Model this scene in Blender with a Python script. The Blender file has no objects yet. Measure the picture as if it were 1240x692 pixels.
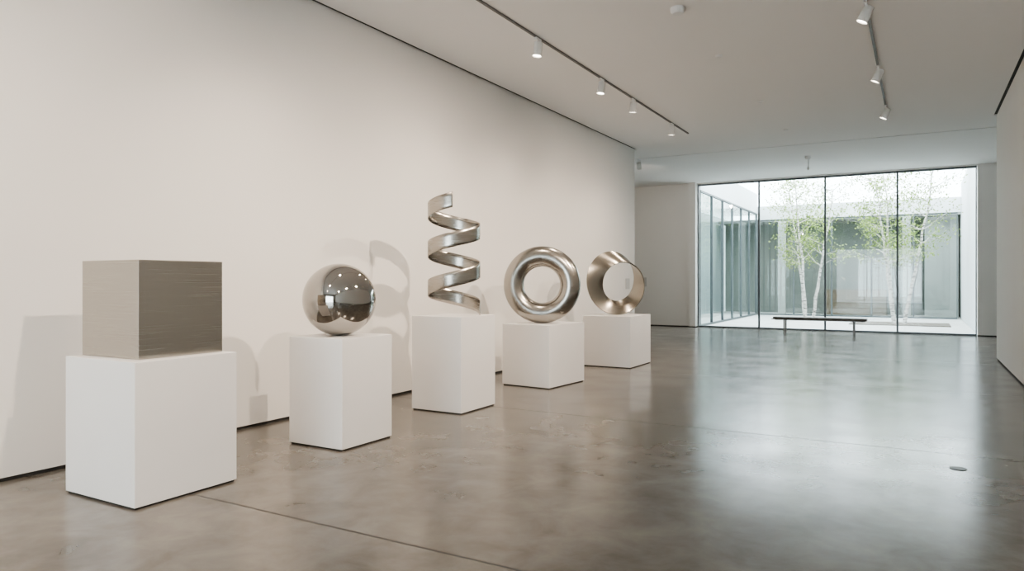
import bpy, bmesh, math, random
from mathutils import Vector, Matrix
random.seed(7)
S=bpy.context.scene
H=4.64
XL=-5.91; XR=1.28; YW=22.8; YE=16.2; YB=-6.0

# ---------------- materials ----------------
def mat(name, col, rough=0.5, metal=0.0, spec=0.5):
    m=bpy.data.materials.new(name); m.use_nodes=True
    b=m.node_tree.nodes['Principled BSDF']
    b.inputs['Base Color'].default_value=(*col,1)
    b.inputs['Roughness'].default_value=rough
    b.inputs['Metallic'].default_value=metal
    b.inputs['Specular IOR Level'].default_value=spec
    return m
def nodes(m): return m.node_tree.nodes, m.node_tree.links, m.node_tree.nodes['Principled BSDF']
def add_noise(m, c1, c2, scale=(1,1,1), nscale=2.0, detail=6, bump=0.0, r1=None, r2=None, lo=0.3, hi=0.7, bdist=0.01):
    n,l,b=nodes(m)
    tc=n.new('ShaderNodeTexCoord'); mp=n.new('ShaderNodeMapping'); mp.inputs['Scale'].default_value=scale
    l.new(tc.outputs['Object'],mp.inputs['Vector'])
    ns=n.new('ShaderNodeTexNoise'); ns.inputs['Scale'].default_value=nscale; ns.inputs['Detail'].default_value=detail
    l.new(mp.outputs[0],ns.inputs['Vector'])
    cr=n.new('ShaderNodeValToRGB'); cr.color_ramp.elements[0].position=lo; cr.color_ramp.elements[1].position=hi
    cr.color_ramp.elements[0].color=(*c1,1); cr.color_ramp.elements[1].color=(*c2,1)
    l.new(ns.outputs['Fac'],cr.inputs['Fac']); l.new(cr.outputs['Color'],b.inputs['Base Color'])
    if r1 is not None:
        mr=n.new('ShaderNodeMapRange'); mr.inputs[1].default_value=lo; mr.inputs[2].default_value=hi
        mr.inputs[3].default_value=r1; mr.inputs[4].default_value=r2
        l.new(ns.outputs['Fac'],mr.inputs[0]); l.new(mr.outputs[0],b.inputs['Roughness'])
    if bump:
        bp=n.new('ShaderNodeBump'); bp.inputs['Strength'].default_value=bump; bp.inputs['Distance'].default_value=bdist
        l.new(ns.outputs['Fac'],bp.inputs['Height']); l.new(bp.outputs[0],b.inputs['Normal'])
    return ns,cr

M_wall=mat('wall_paint',(.80,.78,.755),.75,spec=.25)
add_noise(M_wall,(.80,.78,.755),(.815,.795,.77),nscale=.7,detail=3)
M_ceil=mat('ceiling_paint',(.76,.75,.73),.85,spec=.2)
add_noise(M_ceil,(.885,.87,.855),(.895,.88,.865),nscale=.5,detail=3)
M_ped=mat('pedestal_lacquer',(.84,.83,.81),.45,spec=.4)
add_noise(M_ped,(.87,.86,.85),(.885,.875,.865),nscale=3,detail=2)
M_dark=mat('shadow_gap',(.03,.03,.03),.8)  # near-black colour stands in for the shade inside gaps and recesses
add_noise(M_dark,(.025,.025,.025),(.04,.038,.035),nscale=5)
M_frame=mat('window_frame_metal',(.10,.11,.115),.4,.6)
add_noise(M_frame,(.09,.10,.105),(.12,.13,.135),nscale=8)
M_trackw=mat('track_grey',(.22,.21,.20),.5,.3)
add_noise(M_trackw,(.16,.155,.15),(.19,.185,.18),nscale=8)
M_white=mat('white_plastic',(.8,.8,.79),.4)
add_noise(M_white,(.78,.78,.77),(.82,.82,.81),nscale=8)

# floor
M_floor=mat('polished_concrete',(.2,.18,.16),.2)
n,l,b=nodes(M_floor)
tc=n.new('ShaderNodeTexCoord')
n1=n.new('ShaderNodeTexNoise'); n1.inputs['Scale'].default_value=.6; n1.inputs['Detail'].default_value=5; n1.inputs['Roughness'].default_value=.55; n1.inputs['Distortion'].default_value=.5
n2=n.new('ShaderNodeTexNoise'); n2.inputs['Scale'].default_value=3.0; n2.inputs['Detail'].default_value=6; n2.inputs['Roughness'].default_value=.6; n2.inputs['Distortion'].default_value=.4
for q in (n1,n2): l.new(tc.outputs['Object'],q.inputs['Vector'])
mx=n.new('ShaderNodeMath'); mx.operation='MULTIPLY_ADD'; mx.inputs[1].default_value=.5
l.new(n2.outputs['Fac'],mx.inputs[0])
m2=n.new('ShaderNodeMath'); m2.operation='MULTIPLY'; m2.inputs[1].default_value=.5
l.new(n1.outputs['Fac'],m2.inputs[0]); l.new(m2.outputs[0],mx.inputs[2])
cr=n.new('ShaderNodeValToRGB'); cr.color_ramp.elements[0].position=.34; cr.color_ramp.elements[1].position=.66
cr.color_ramp.elements[0].color=(.100,.088,.074,1); cr.color_ramp.elements[1].color=(.240,.218,.190,1)
l.new(mx.outputs[0],cr.inputs['Fac'])
sep=n.new('ShaderNodeSeparateXYZ'); l.new(tc.outputs['Object'],sep.inputs[0])
prev=None
for ax,v in ((1,3.2),(1,7.2),(1,11.2),(1,15.2),(1,19.2),(1,-.8),(0,-8.2)):
    c=n.new('ShaderNodeMath'); c.operation='COMPARE'; c.inputs[1].default_value=v; c.inputs[2].default_value=.007
    l.new(sep.outputs[ax],c.inputs[0])
    if prev is None: prev=c
    else:
        a=n.new('ShaderNodeMath'); a.operation='MAXIMUM'; l.new(prev.outputs[0],a.inputs[0]); l.new(c.outputs[0],a.inputs[1]); prev=a
mixc=n.new('ShaderNodeMix'); mixc.data_type='RGBA'
l.new(prev.outputs[0],mixc.inputs['Factor']); l.new(cr.outputs['Color'],mixc.inputs[6]); mixc.inputs[7].default_value=(.02,.017,.015,1)
l.new(mixc.outputs[2],b.inputs['Base Color'])
n4=n.new('ShaderNodeTexNoise'); n4.inputs['Scale'].default_value=1.6; n4.inputs['Detail'].default_value=1; l.new(tc.outputs['Object'],n4.inputs['Vector'])
mr=n.new('ShaderNodeMapRange'); mr.inputs[1].default_value=.3; mr.inputs[2].default_value=.7; mr.inputs[3].default_value=.17; mr.inputs[4].default_value=.23
l.new(n4.outputs['Fac'],mr.inputs[0])
mrj=n.new('ShaderNodeMath'); mrj.operation='MULTIPLY_ADD'; mrj.inputs[1].default_value=.4; l.new(prev.outputs[0],mrj.inputs[0]); l.new(mr.outputs[0],mrj.inputs[2])
l.new(mrj.outputs[0],b.inputs['Roughness'])
bp=n.new('ShaderNodeBump'); bp.inputs['Strength'].default_value=.12; bp.inputs['Distance'].default_value=.01
l.new(n4.outputs['Fac'],bp.inputs['Height']); l.new(bp.outputs[0],b.inputs['Normal'])
b.inputs['Specular IOR Level'].default_value=.9

def metal(name,col,rough,scale,nscale,dr=.04,var=.05,aniso=0):
    m=mat(name,col,rough,1.0)
    c1=tuple(x*(1-var) for x in col); c2=tuple(min(1,x*(1+var)) for x in col)
    add_noise(m,c1,c2,scale=scale,nscale=nscale,detail=4,r1=rough-dr/2,r2=rough+dr/2)
    if aniso:
        n,l,b=nodes(m); t=n.new('ShaderNodeTangent'); t.direction_type='RADIAL'; t.axis='Z'
        l.new(t.outputs[0],b.inputs['Tangent']); b.inputs['Anisotropic'].default_value=aniso
    return m
M_cube=metal('brushed_steel_plate',(.50,.475,.435),.26,(.8,.8,110),2.4,.035,.035,.45)
M_sph=metal('polished_steel',(.47,.45,.425),.06,(1,1,1),6,.02,.02)
M_spi=metal('brushed_steel_ribbon',(.43,.405,.37),.26,(1,1,50),3,.05,.05,.5)
M_tor=metal('satin_steel',(.42,.40,.37),.26,(1,1,1),3,.03,.03)
M_mob=metal('brushed_steel_band',(.36,.335,.295),.25,(1,1,1),3,.04,.04)

def glass(name,tint,refl=.08):
    m=bpy.data.materials.new(name); m.use_nodes=True
    n=m.node_tree.nodes; l=m.node_tree.links; n.clear()
    o=n.new('ShaderNodeOutputMaterial'); t=n.new('ShaderNodeBsdfTransparent'); t.inputs[0].default_value=(*tint,1)
    g=n.new('ShaderNodeBsdfGlossy'); g.inputs['Roughness'].default_value=.02; g.inputs[0].default_value=(.97,1,1,1)
    lw=n.new('ShaderNodeFresnel'); lw.inputs[0].default_value=1.4
    mm=n.new('ShaderNodeMath'); mm.operation='MULTIPLY_ADD'; mm.inputs[1].default_value=.8; mm.inputs[2].default_value=refl-.03; mm.use_clamp=True
    l.new(lw.outputs[0],mm.inputs[0])
    mi=n.new('ShaderNodeMixShader'); l.new(mm.outputs[0],mi.inputs[0]); l.new(t.outputs[0],mi.inputs[1]); l.new(g.outputs[0],mi.inputs[2]); l.new(mi.outputs[0],o.inputs[0])
    return m
M_glass=glass('clear_glass',(.95,.975,.97),.05)
M_glass2=glass('tinted_glass',(.84,.88,.87),.09)

def emis(name,col,st):
    m=bpy.data.materials.new(name); m.use_nodes=True
    b=m.node_tree.nodes['Principled BSDF']; b.inputs['Emission Color'].default_value=(*col,1); b.inputs['Emission Strength'].default_value=st
    return m
M_lamp=emis('lamp_lens',(1,.9,.75),14)

# ---------------- mesh helpers ----------------
def obj_from_bm(name,bm,mats,smooth=False,loc=(0,0,0)):
    me=bpy.data.meshes.new(name); bm.normal_update(); bm.to_mesh(me); bm.free()
    for m in mats: me.materials.append(m)
    if smooth:
        for p in me.polygons: p.use_smooth=True
    o=bpy.data.objects.new(name,me); S.collection.objects.link(o); o.location=loc
    return o
def bbox(bm,x0,x1,y0,y1,z0,z1,mi=0,mtx=None):
    vs=[bm.verts.new((x,y,z)) for z in (z0,z1) for y in (y0,y1) for x in (x0,x1)]
    if mtx is not None:
        for v in vs: v.co=mtx@v.co
    for f in ((0,2,3,1),(4,5,7,6),(0,1,5,4),(2,6,7,3),(0,4,6,2),(1,3,7,5)):
        fc=bm.faces.new([vs[i] for i in f]); fc.material_index=mi
def boxes(name,lst,mats,bevel=0,loc=(0,0,0),rotz=0):
    bm=bmesh.new()
    for t in lst: bbox(bm,*t)
    o=obj_from_bm(name,bm,mats,loc=loc); o.rotation_euler[2]=rotz
    if bevel:
        md=o.modifiers.new('bevel','BEVEL'); md.width=bevel; md.segments=2; md.limit_method='ANGLE'
    return o
def tube(bm,pts,rads,seg=8,mi=0,cap=True):
    rings=[]
    for i,p in enumerate(pts):
        p=Vector(p)
        d=(Vector(pts[min(i+1,len(pts)-1)])-Vector(pts[max(i-1,0)])).normalized()
        a=Vector((0,0,1)) if abs(d.z)<.9 else Vector((1,0,0))
        u=d.cross(a).normalized(); v=d.cross(u)
        rings.append([bm.verts.new(p+rads[i]*(math.cos(2*math.pi*k/seg)*u+math.sin(2*math.pi*k/seg)*v)) for k in range(seg)])
    for i in range(len(rings)-1):
        for k in range(seg):
            f=bm.faces.new((rings[i][k],rings[i][(k+1)%seg],rings[i+1][(k+1)%seg],rings[i+1][k])); f.material_index=mi; f.smooth=True
    if cap:
        for r in (rings[0],rings[-1]):
            try: bm.faces.new(r).material_index=mi
            except: pass

# ---------------- room shell ----------------
g=.03
boxes('floor',[(-10.3,4.3,YB-.3,YW+.1,-.2,0)],[M_floor])
boxes('ceiling',[(XL+.05,XR-.05,YB,YE+.05,H,H+.2),(-10,4,YE+.05,17.46,H,H+.2),(-10,4,17.54,YW,H,H+.2),
                 (-10.3,4.3,YB-.3,YW+.3,H+.2,H+.3)],[M_ceil])
boxes('wall_left',[(XL-.3,XL,YB,YE,g,H+.2),(XL-.29,XL-.015,YB,YE-.01,0,g,1)],[M_wall,M_dark])
boxes('wall_right',[(XR,XR+.3,YB,YE+.1,g,H+.2),(XR+.015,XR+.29,YB,YE+.09,0,g,1)],[M_wall,M_dark])
boxes('ceiling_gap_shade_left',[(XL,XL+.05,YB,YE,H+.01,H+.2)],[M_dark])  # dark strip, shade of the wall-to-ceiling gap put in as colour
boxes('ceiling_gap_shade_right',[(XR-.05,XR,YB,YE,H+.01,H+.2)],[M_dark])
boxes('ceiling_slot_shade',[(-10,4,17.46,17.54,H+.02,H+.2)],[M_dark])  # dark fill paints the shade inside the ceiling slot
boxes('wall_left_return',[(-10,XL-.3,YE-.3,YE,0,H+.2)],[M_wall])
boxes('wall_right_return',[(XR+.3,4,YE-.2,YE+.1,0,H+.2)],[M_wall])
boxes('wall_alcove_left',[(-10.3,-10,YE-.3,YW+.3,0,H+.2)],[M_wall])
boxes('wall_alcove_right',[(4,4.3,YE-.3,YW+.3,0,H+.2)],[M_wall])
XA,XB=-6.18,1.35
boxes('wall_far',[(-10,XA-.02,YW+.0,YW+.3,g,H+.2),(XA-.24,XA-.02,YW-.22,YW,g,H),
                  (XB+.02,4,YW,YW+.3,g,H+.2),(XA-.02,XB+.02,YW,YW+.3,4.60,H+.2),
                  (-10,XA-.02,YW+.015,YW+.29,0,g,1),(XB+.02,4,YW+.015,YW+.29,0,g,1)],[M_wall,M_dark])
# far window wall
def window(name,x0,x1,y,z0,z1,n,fw=.05,gm=M_glass,depth=.1,fr=M_frame):
    bl=[(x0,x1,y,y+depth,z0,z0+.05),(x0,x1,y,y+depth,z1-.05,z1)]
    for i in range(n+1):
        x=x0+(x1-x0)*i/n
        bl.append((max(x0,x-fw/2),min(x1,x+fw/2),y,y+depth,z0+.05,z1-.05))
    e=bpy.data.objects.new(name,None); S.collection.objects.link(e)
    f=boxes(name+'_frame',bl,[fr]); f.parent=e
    bm=bmesh.new(); yy=y+depth*.5
    bm.faces.new([bm.verts.new(c) for c in ((x0+.02,yy,z0+.04),(x1-.02,yy,z0+.04),(x1-.02,yy,z1-.04),(x0+.02,yy,z1-.04))])
    p=obj_from_bm(name+'_glass',bm,[gm]); p.parent=e
    return e
window('window_1',XA,XB,YW+.02,0,4.60,4)
# unseen wall behind the camera; its large window is added for fill daylight
boxes('wall_back',[(-6.2,-4.8,YB-.3,YB,0,H+.2),(.2,1.6,YB-.3,YB,0,H+.2),(-4.8,.2,YB-.3,YB,3.6,H+.2)],[M_wall])
window('fill_window_added',-4.8,.2,YB-.2,0,3.6,3)

# ---------------- pedestals ----------------
def pedestal(x0,x1,y0,y1,h,rot=0):
    w=(x1-x0)/2; d=(y1-y0)/2
    o=boxes('display_pedestal',[(-w,w,-d,d,.014,h),(-w+.012,w-.012,-d+.012,d-.012,0,.014,1)],[M_ped,M_dark],bevel=.003,loc=((x0+x1)/2,(y0+y1)/2,0),rotz=rot)  # dark inset strip paints the shadow line under the pedestal
    return o
pedestal(-5.235,-4.425,2.78,3.575,.965)
pedestal(-5.03,-4.38,4.645,5.32,.985)
pedestal(-5.12,-4.43,6.58,7.31,1.09)
pedestal(-5.16,-4.37,8.75,9.74,.88,math.radians(-5))
pedestal(-5.14,-4.255,11.46,12.5,.885)

# ---------------- sculptures ----------------
o=boxes('steel_cube_sculpture',[(-.335,.335,-.33,.33,0,.675)],[M_cube],bevel=.004,loc=(-4.875,3.21,.966))
bm=bmesh.new(); bmesh.ops.create_uvsphere(bm,u_segments=96,v_segments=64,radius=.337)
bmesh.ops.translate(bm,verts=bm.verts,vec=(0,0,.337))
o=obj_from_bm('steel_sphere_sculpture',bm,[M_sph],True,loc=(-4.70,4.95,.985))
# spiral
def band(name,fn,N,M,thick,m,loc,closed=False):
    bm=bmesh.new(); rows=[]
    for i in range(N+1):
        rows.append([bm.verts.new(fn(i/N,j/M)) for j in range(M+1)])
    for i in range(N):
        for j in range(M):
            bm.faces.new((rows[i][j],rows[i+1][j],rows[i+1][j+1],rows[i][j+1]))
    o=obj_from_bm(name,bm,[m],True,loc=loc)
    sd=o.modifiers.new('solid','SOLIDIFY'); sd.thickness=thick; sd.offset=0; sd.use_rim=True
    bv=o.modifiers.new('bevel','BEVEL'); bv.width=thick*.2; bv.segments=1; bv.limit_method='ANGLE'; bv.angle_limit=1.0
    return o
th=math.radians(29.85)
view_ang=math.atan2(-6.91,4.75)
def spir(s,t):
    turns=2.75; A=view_ang-0.05 - (1-s)*turns*2*math.pi
    r=.305; z=.085+s*1.25 
    w=.088
    zz=z+(t-.5)*2*w
    return (r*math.cos(A),r*math.sin(A),max(zz,.001))
band('spiral_ribbon_sculpture',spir,260,4,.010,M_spi,(-4.76,6.92,1.09))
# torus
bm=bmesh.new(); R,r=.412,.148
NU,NV=96,40; vv=[]
ax=Vector((.40,-.91,0)).normalized(); e1=ax.cross(Vector((0,0,1))).normalized(); e2=Vector((0,0,1))
for i in range(NU):
    a=2*math.pi*i/NU; rd=e1*math.cos(a)+e2*math.sin(a)
    vv.append([bm.verts.new(rd*(R+r*math.cos(2*math.pi*j/NV))+ax*r*math.sin(2*math.pi*j/NV)) for j in range(NV)])
for i in range(NU):
    for j in range(NV):
        bm.faces.new((vv[i][j],vv[(i+1)%NU][j],vv[(i+1)%NU][(j+1)%NV],vv[i][(j+1)%NV]))
obj_from_bm('torus_sculpture',bm,[M_tor],True,loc=(-4.755,9.16,.88+R+r))
# mobius : solid rectangular-section band with one half twist
def mobius(name,yaw,p0,R,w,tk,m):
    axm=Vector((math.sin(yaw),-math.cos(yaw),0)); f1=Vector((0,0,1)).cross(axm).normalized(); f2=Vector((0,0,1))
    bm=bmesh.new(); N=240; M=8; rings=[]
    for i in range(N):
        p=2*math.pi*i/N+p0
        al=(p-p0)/2+math.pi/2
        rd=f1*math.cos(p)+f2*math.sin(p)
        u=rd*math.cos(al)+axm*math.sin(al); v=-rd*math.sin(al)+axm*math.cos(al)
        c=rd*R
        pts=[c+u*(w*(2*j/M-1))+v*tk/2 for j in range(M+1)]+[c+u*(w*(1-2*j/M))-v*tk/2 for j in range(M+1)]
        rings.append([bm.verts.new(q) for q in pts])
    K=2*(M+1); h=K//2
    for i in range(N):
        a=rings[i]; last=(i==N-1); b=rings[(i+1)%N]
        for k in range(K):
            k2=(k+1)%K
            if last: f=bm.faces.new((a[k],a[k2],b[(k2+h)%K],b[(k+h)%K]))
            else: f=bm.faces.new((a[k],a[k2],b[k2],b[k]))
    bmesh.ops.recalc_face_normals(bm,faces=bm.faces)
    for f in bm.faces: f.smooth=True
    for e in bm.edges:
        if len(e.link_faces)==2 and e.calc_face_angle(0)>.8: e.smooth=False
    return obj_from_bm(name,bm,[m])
o=mobius('mobius_strip_sculpture',math.radians(21.4+30),math.radians(10),.455,.155,.018,M_mob)
zmin=min(v.co.z for v in o.data.vertices)
o.location=(-4.72,12.03,.885-zmin+.001)

# ---------------- bench ----------------
M_wood=mat('bench_dark_wood',(.10,.085,.07),.45)
add_noise(M_wood,(.075,.062,.05),(.14,.12,.10),scale=(1,12,12),nscale=3)
M_leg=mat('bench_steel',(.22,.21,.20),.35,.9); add_noise(M_leg,(.12,.115,.11),(.17,.16,.15),nscale=9)
e=bpy.data.objects.new('gallery_bench',None); S.collection.objects.link(e); e.location=(-2.42,21.45,0)
sl=[(-1.2,1.2,-.2+i*.082,-.2+i*.082+.07,.40,.465) for i in range(5)]
o=boxes('seat_slats',sl,[M_wood],bevel=.004); o.parent=e
lg=[]
for sx in (-.9,.88):
    for sy in (-.17,.15): lg.append((sx-.02,sx+.02,sy-.0,sy+.03,0,.37))
    lg.append((sx-.02,sx+.02,-.19,.2,.37,.40)); 
o=boxes('leg_frame',lg,[M_leg]); o.parent=e
o=boxes('seat_rail',[(-1.15,1.15,-.13,-.10,.375,.40),(-1.15,1.15,.10,.13,.375,.40)],[M_leg]); o.parent=e

# ---------------- track lighting ----------------
boxes('lighting_track',[(-4.275,-4.245,-4.5,14.95,H-.02,H)],[M_trackw])
boxes('lighting_track',[(-.535,-.505,-4.5,14.95,H-.02,H)],[M_trackw])
WARM=(1,.835,.675)
def spot(x,y,target,power,size=60,blend=.8,lit=True):
    e=bpy.data.objects.new('track_spotlight',None); S.collection.objects.link(e); e.location=(x,y,H)
    bm=bmesh.new()
    bbox(bm,-.02,.02,-.07,.07,-.045,-.02 if x>-6 else 0,0)
    tube(bm,[(0,0,-.04),(0,0,-.10)],[.012,.012],8)
    o=obj_from_bm('stem',bm,[M_white]); o.parent=e
    head=Vector((0,0,-.16)); d=(Vector(target)-(Vector((x,y,H))+head)).normalized()
    vis=Vector((d.x*.55,d.y*.55,-1)).normalized()
    bm=bmesh.new(); q=vis
    tube(bm,[head-q*.095,head-q*.09,head+q*.09],[.04,.055,.062],20,0,cap=False)
    tube(bm,[head+q*.09,head+q*.085,head+q*.07],[.062,.056,.054],20,0,cap=False)
    tube(bm,[head+q*.068,head+q*.07],[.001,.054],20,1,cap=False)
    tube(bm,[head-q*.095,head-q*.0951],[.04,.001],20,0,cap=False)
    o=obj_from_bm('lamp_head',bm,[M_white,M_lamp]); o.parent=e
    if power:
        L=bpy.data.lights.new('beam','SPOT'); L.energy=power; L.color=WARM; L.spot_size=math.radians(size); L.spot_blend=blend; L.shadow_soft_size=.06
        lo=bpy.data.objects.new('beam',L); S.collection.objects.link(lo); lo.parent=e
        lo.location=head+vis*.11+d*.02; lo.rotation_euler=d.to_track_quat('-Z','Y').to_euler()
for y,ty,p in ((-1.5,-.5,70),(1.6,2.2,75),(4.6,4.9,70),(8.09,7.6,70),(10.2,9.6,70),(11.6,12.2,70),(13.8,14.2,70)):
    spot(-4.26,y,(-5.0,ty,.9),p,size=120,blend=1)
for y,ty,p in ((-3,-1,230),(.2,2.4,310),(3.2,3.4,410),(6.1,6.7,600),(8.85,8.8,420),(11.6,11.8,400),(14.3,14,330)):
    spot(-.52,y,(-5.5,ty,1.55),p,size=74,blend=1)
spot(-6.3,17.6,(-7.5,22.5,2),120,size=100,blend=1)

# ceiling devices
def disc(name,x,y,r,h):
    bm=bmesh.new(); tube(bm,[(0,0,0),(0,0,-h*.6),(0,0,-h)],[r,r*.95,r*.7],24)
    o=obj_from_bm(name,bm,[M_white],loc=(x,y,H))
disc('smoke_detector',-2.41,8.03,.085,.07)
disc('ceiling_sprinkler',-2.42,10.0,.05,.03)
disc('ceiling_sprinkler',-2.4,12.9,.05,.03)
disc('ceiling_sprinkler',-2.4,15.6,.05,.03)
bm=bmesh.new(); tube(bm,[(0,0,0),(0,0,-.05),(0,0,-.09)],[.07,.07,.04],20); tube(bm,[(0,.1,0),(0,.1,-.28)],[.012,.012],8); tube(bm,[(0,.1,-.28),(0,.1,-.34)],[.035,.02],12)
obj_from_bm('ceiling_sensor',bm,[M_white],loc=(-2.43,19.2,H))
# floor outlet
bm=bmesh.new(); tube(bm,[(0,0,0),(0,0,.004)],[.062,.06],28)
M_br=mat('outlet_metal',(.09,.075,.06),.35,.8); add_noise(M_br,(.04,.035,.03),(.07,.06,.05),nscale=20)
obj_from_bm('floor_outlet_cover',bm,[M_br],loc=(.27,6.67,0))
# labels
M_lab=mat('label_card',(.62,.61,.59),.6); add_noise(M_lab,(.45,.44,.43),(.7,.69,.67),scale=(1,20,60),nscale=6)
boxes('wall_label',[(XL,XL+.006,15.6,15.85,1.3,1.55)],[M_lab])
boxes('wall_label',[(-8.2,-7.9,YW-.008,YW,1.3,1.6)],[M_lab])

# ---------------- courtyard ----------------
YC=32.5
M_pave=mat('courtyard_paving',(.62,.62,.60),.8); add_noise(M_pave,(.52,.52,.50),(.62,.62,.60),nscale=1.5)
M_stucco=mat('exterior_render',(.82,.83,.83),.8); add_noise(M_stucco,(.68,.71,.72),(.71,.74,.75),nscale=2)
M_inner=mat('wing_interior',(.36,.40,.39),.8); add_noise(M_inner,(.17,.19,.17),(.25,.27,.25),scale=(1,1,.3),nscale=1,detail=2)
M_innerW=mat('wing_interior_white',(.6,.6,.6),.8); add_noise(M_innerW,(.52,.54,.52),(.58,.60,.58),nscale=1)
M_desk=mat('wing_counter_wood',(.25,.18,.12),.6); add_noise(M_desk,(.16,.12,.08),(.25,.19,.13),scale=(1,8,8),nscale=2)
M_innerL=mat('wing_interior_light',(.6,.66,.67),.8); add_noise(M_innerL,(.40,.48,.48),(.50,.57,.57),scale=(4,4,.2),nscale=2)
M_grav=mat('gravel',(.32,.29,.25),.9); add_noise(M_grav,(.08,.07,.06),(.27,.24,.20),nscale=40,bump=.6)
M_mul=mat('wing_mullion',(.30,.33,.34),.5,.2); add_noise(M_mul,(.09,.11,.115),(.13,.15,.155),nscale=5)
boxes('courtyard_paving',[(-9.5,4,YW+.3,38,-.2,-.01)],[M_pave])
# left wing
boxes('courtyard_wing_left_walls',[(-8.5,-8.3,YW+.3,37,0,4.5)],[M_innerL])
boxes('courtyard_fascia_left',[(-6.35,-6.18,YW+.31,YC,4.46,5.3)],[M_stucco])
bl=[]; 
for i in range(7):
    y=YW+.35+i*(YC-YW-.4)/6
    bl.append((-6.26,-6.18,y-.03,y+.03,0,4.45))
bl+=[(-6.26,-6.18,YW+.31,YC,0,.06),(-6.26,-6.18,YW+.31,YC,4.40,4.45)]
e=bpy.data.objects.new('window_3',None); S.collection.objects.link(e)
o=boxes('window_3_frame',bl,[M_mul]); o.parent=e
bm=bmesh.new(); bm.faces.new([bm.verts.new(c) for c in ((-6.22,YW+.32,.03),(-6.22,YC,.03),(-6.22,YC,4.42),(-6.22,YW+.32,4.42))])
o=obj_from_bm('window_3_glass',bm,[M_glass2]); o.parent=e
bm=bmesh.new(); bm.faces.new([bm.verts.new(c) for c in ((-8.3,YW+.32,4.47),(-6.36,YW+.32,4.47),(-6.36,YC+4,4.47),(-8.3,YC+4,4.47))])
obj_from_bm('added_daylight_roof',bm,[M_glass])  # unseen roof, made of glass so sky light brightens the left wing
# rear wing
window('window_4',-6.18,1.3,YC,0,4.15,5,fw=.06,gm=M_glass2,fr=M_mul)
boxes('courtyard_fascia_rear',[(-6.17,1.41,YC-.05,YC+.25,4.16,4.75)],[M_stucco])
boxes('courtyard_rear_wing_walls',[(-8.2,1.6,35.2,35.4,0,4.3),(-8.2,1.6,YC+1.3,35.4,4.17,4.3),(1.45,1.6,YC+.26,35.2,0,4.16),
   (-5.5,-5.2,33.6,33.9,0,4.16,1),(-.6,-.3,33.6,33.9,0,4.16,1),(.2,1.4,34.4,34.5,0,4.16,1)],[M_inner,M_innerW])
boxes('reception_counter',[(-3.6,-1.2,34.2,34.8,0,1.1)],[M_desk],bevel=.01)
boxes('courtyard_wall_right',[(1.42,1.7,YW+.3,YC+.25,0,5.3)],[M_stucco])
# gravel bed
boxes('gravel_bed',[(-2.1,.9,26.9,28.8,-.01,.02)],[M_grav])
boxes('gravel_bed',[(-5.0,-2.9,29.0,30.8,-.01,.02)],[M_grav])

M_bark=mat('birch_bark',(.7,.68,.64),.8); add_noise(M_bark,(.07,.06,.05),(.62,.60,.56),scale=(1,1,5),nscale=6,lo=.36,hi=.50)
M_leaf=mat('birch_leaf',(.30,.42,.14),.6); add_noise(M_leaf,(.12,.20,.035),(.29,.38,.09),nscale=3)
def tree(x,y,stems,htop,nleaf,spread,seed):
    rnd=random.Random(seed)
    bm=bmesh.new(); tips=[]
    for s in range(stems):
        a=2*math.pi*s/stems+rnd.uniform(-.4,.4); lean=rnd.uniform(.10,.22)
        p=Vector((math.cos(a)*.18,math.sin(a)*.18,0)); pts=[p.copy()]; hh=htop*rnd.uniform(.85,1.05); N=12
        for i in range(N):
            p=p+Vector((math.cos(a)*lean*hh/N+rnd.uniform(-.05,.05),math.sin(a)*lean*hh/N+rnd.uniform(-.05,.05),hh/N)); pts.append(p.copy())
        tube(bm,pts,[.065*(1-.8*i/N) for i in range(N+1)],8)
        for i in range(5,N+1):
            for k in range(3):
                bp_=pts[i]; ang=rnd.uniform(0,6.28); L=rnd.uniform(.45,1.25)*spread*(1.15-.5*i/N)
                q=[bp_]; dd=Vector((math.cos(ang),math.sin(ang),rnd.uniform(.25,.8))).normalized()
                for j in range(4):
                    dd=(dd+Vector((rnd.uniform(-.2,.2),rnd.uniform(-.2,.2),rnd.uniform(-.12,.12)))).normalized()
                    q.append(q[-1]+dd*L/4)
                tube(bm,q,[.014,.012,.009,.006,.004],5)
                tips+=q[2:]
    for i in range(nleaf):
        c=rnd.choice(tips)+Vector((rnd.gauss(0,.16),rnd.gauss(0,.16),rnd.gauss(-.03,.13)))
        u=Vector((rnd.gauss(0,1),rnd.gauss(0,1),rnd.gauss(0,1))).normalized(); v=u.orthogonal().normalized()
        s=rnd.uniform(.032,.055)
        f=bm.faces.new([bm.verts.new(c+w) for w in (u*s,v*s*.6,-u*s,-v*s*.6)]); f.material_index=1
    return obj_from_bm('birch_tree',bm,[M_bark,M_leaf],loc=(x,y,.02))
tree(-3.75,29.7,3,5.3,3200,1.15,3)
tree(-.62,27.9,3,5.3,3800,1.3,11)

# ---------------- light ----------------
w=bpy.data.worlds.new('sky'); S.world=w; w.use_nodes=True
bg=w.node_tree.nodes['Background']; bg.inputs[0].default_value=(.84,.94,1.0,1); bg.inputs[1].default_value=6.5

# ---------------- camera ----------------
cd=bpy.data.cameras.new('cam'); cam=bpy.data.objects.new('camera',cd); S.collection.objects.link(cam)
cam.location=(0,0,1.5); cam.rotation_euler=(math.pi/2,0,th); cd.sensor_width=36; cd.lens=859/1240*36; cd.shift_y=-6/1240
cd.clip_start=.05; cd.clip_end=200
S.camera=cam
S.view_settings.view_transform='AgX'
S.view_settings.look='AgX - Medium High Contrast'
S.view_settings.exposure=.5
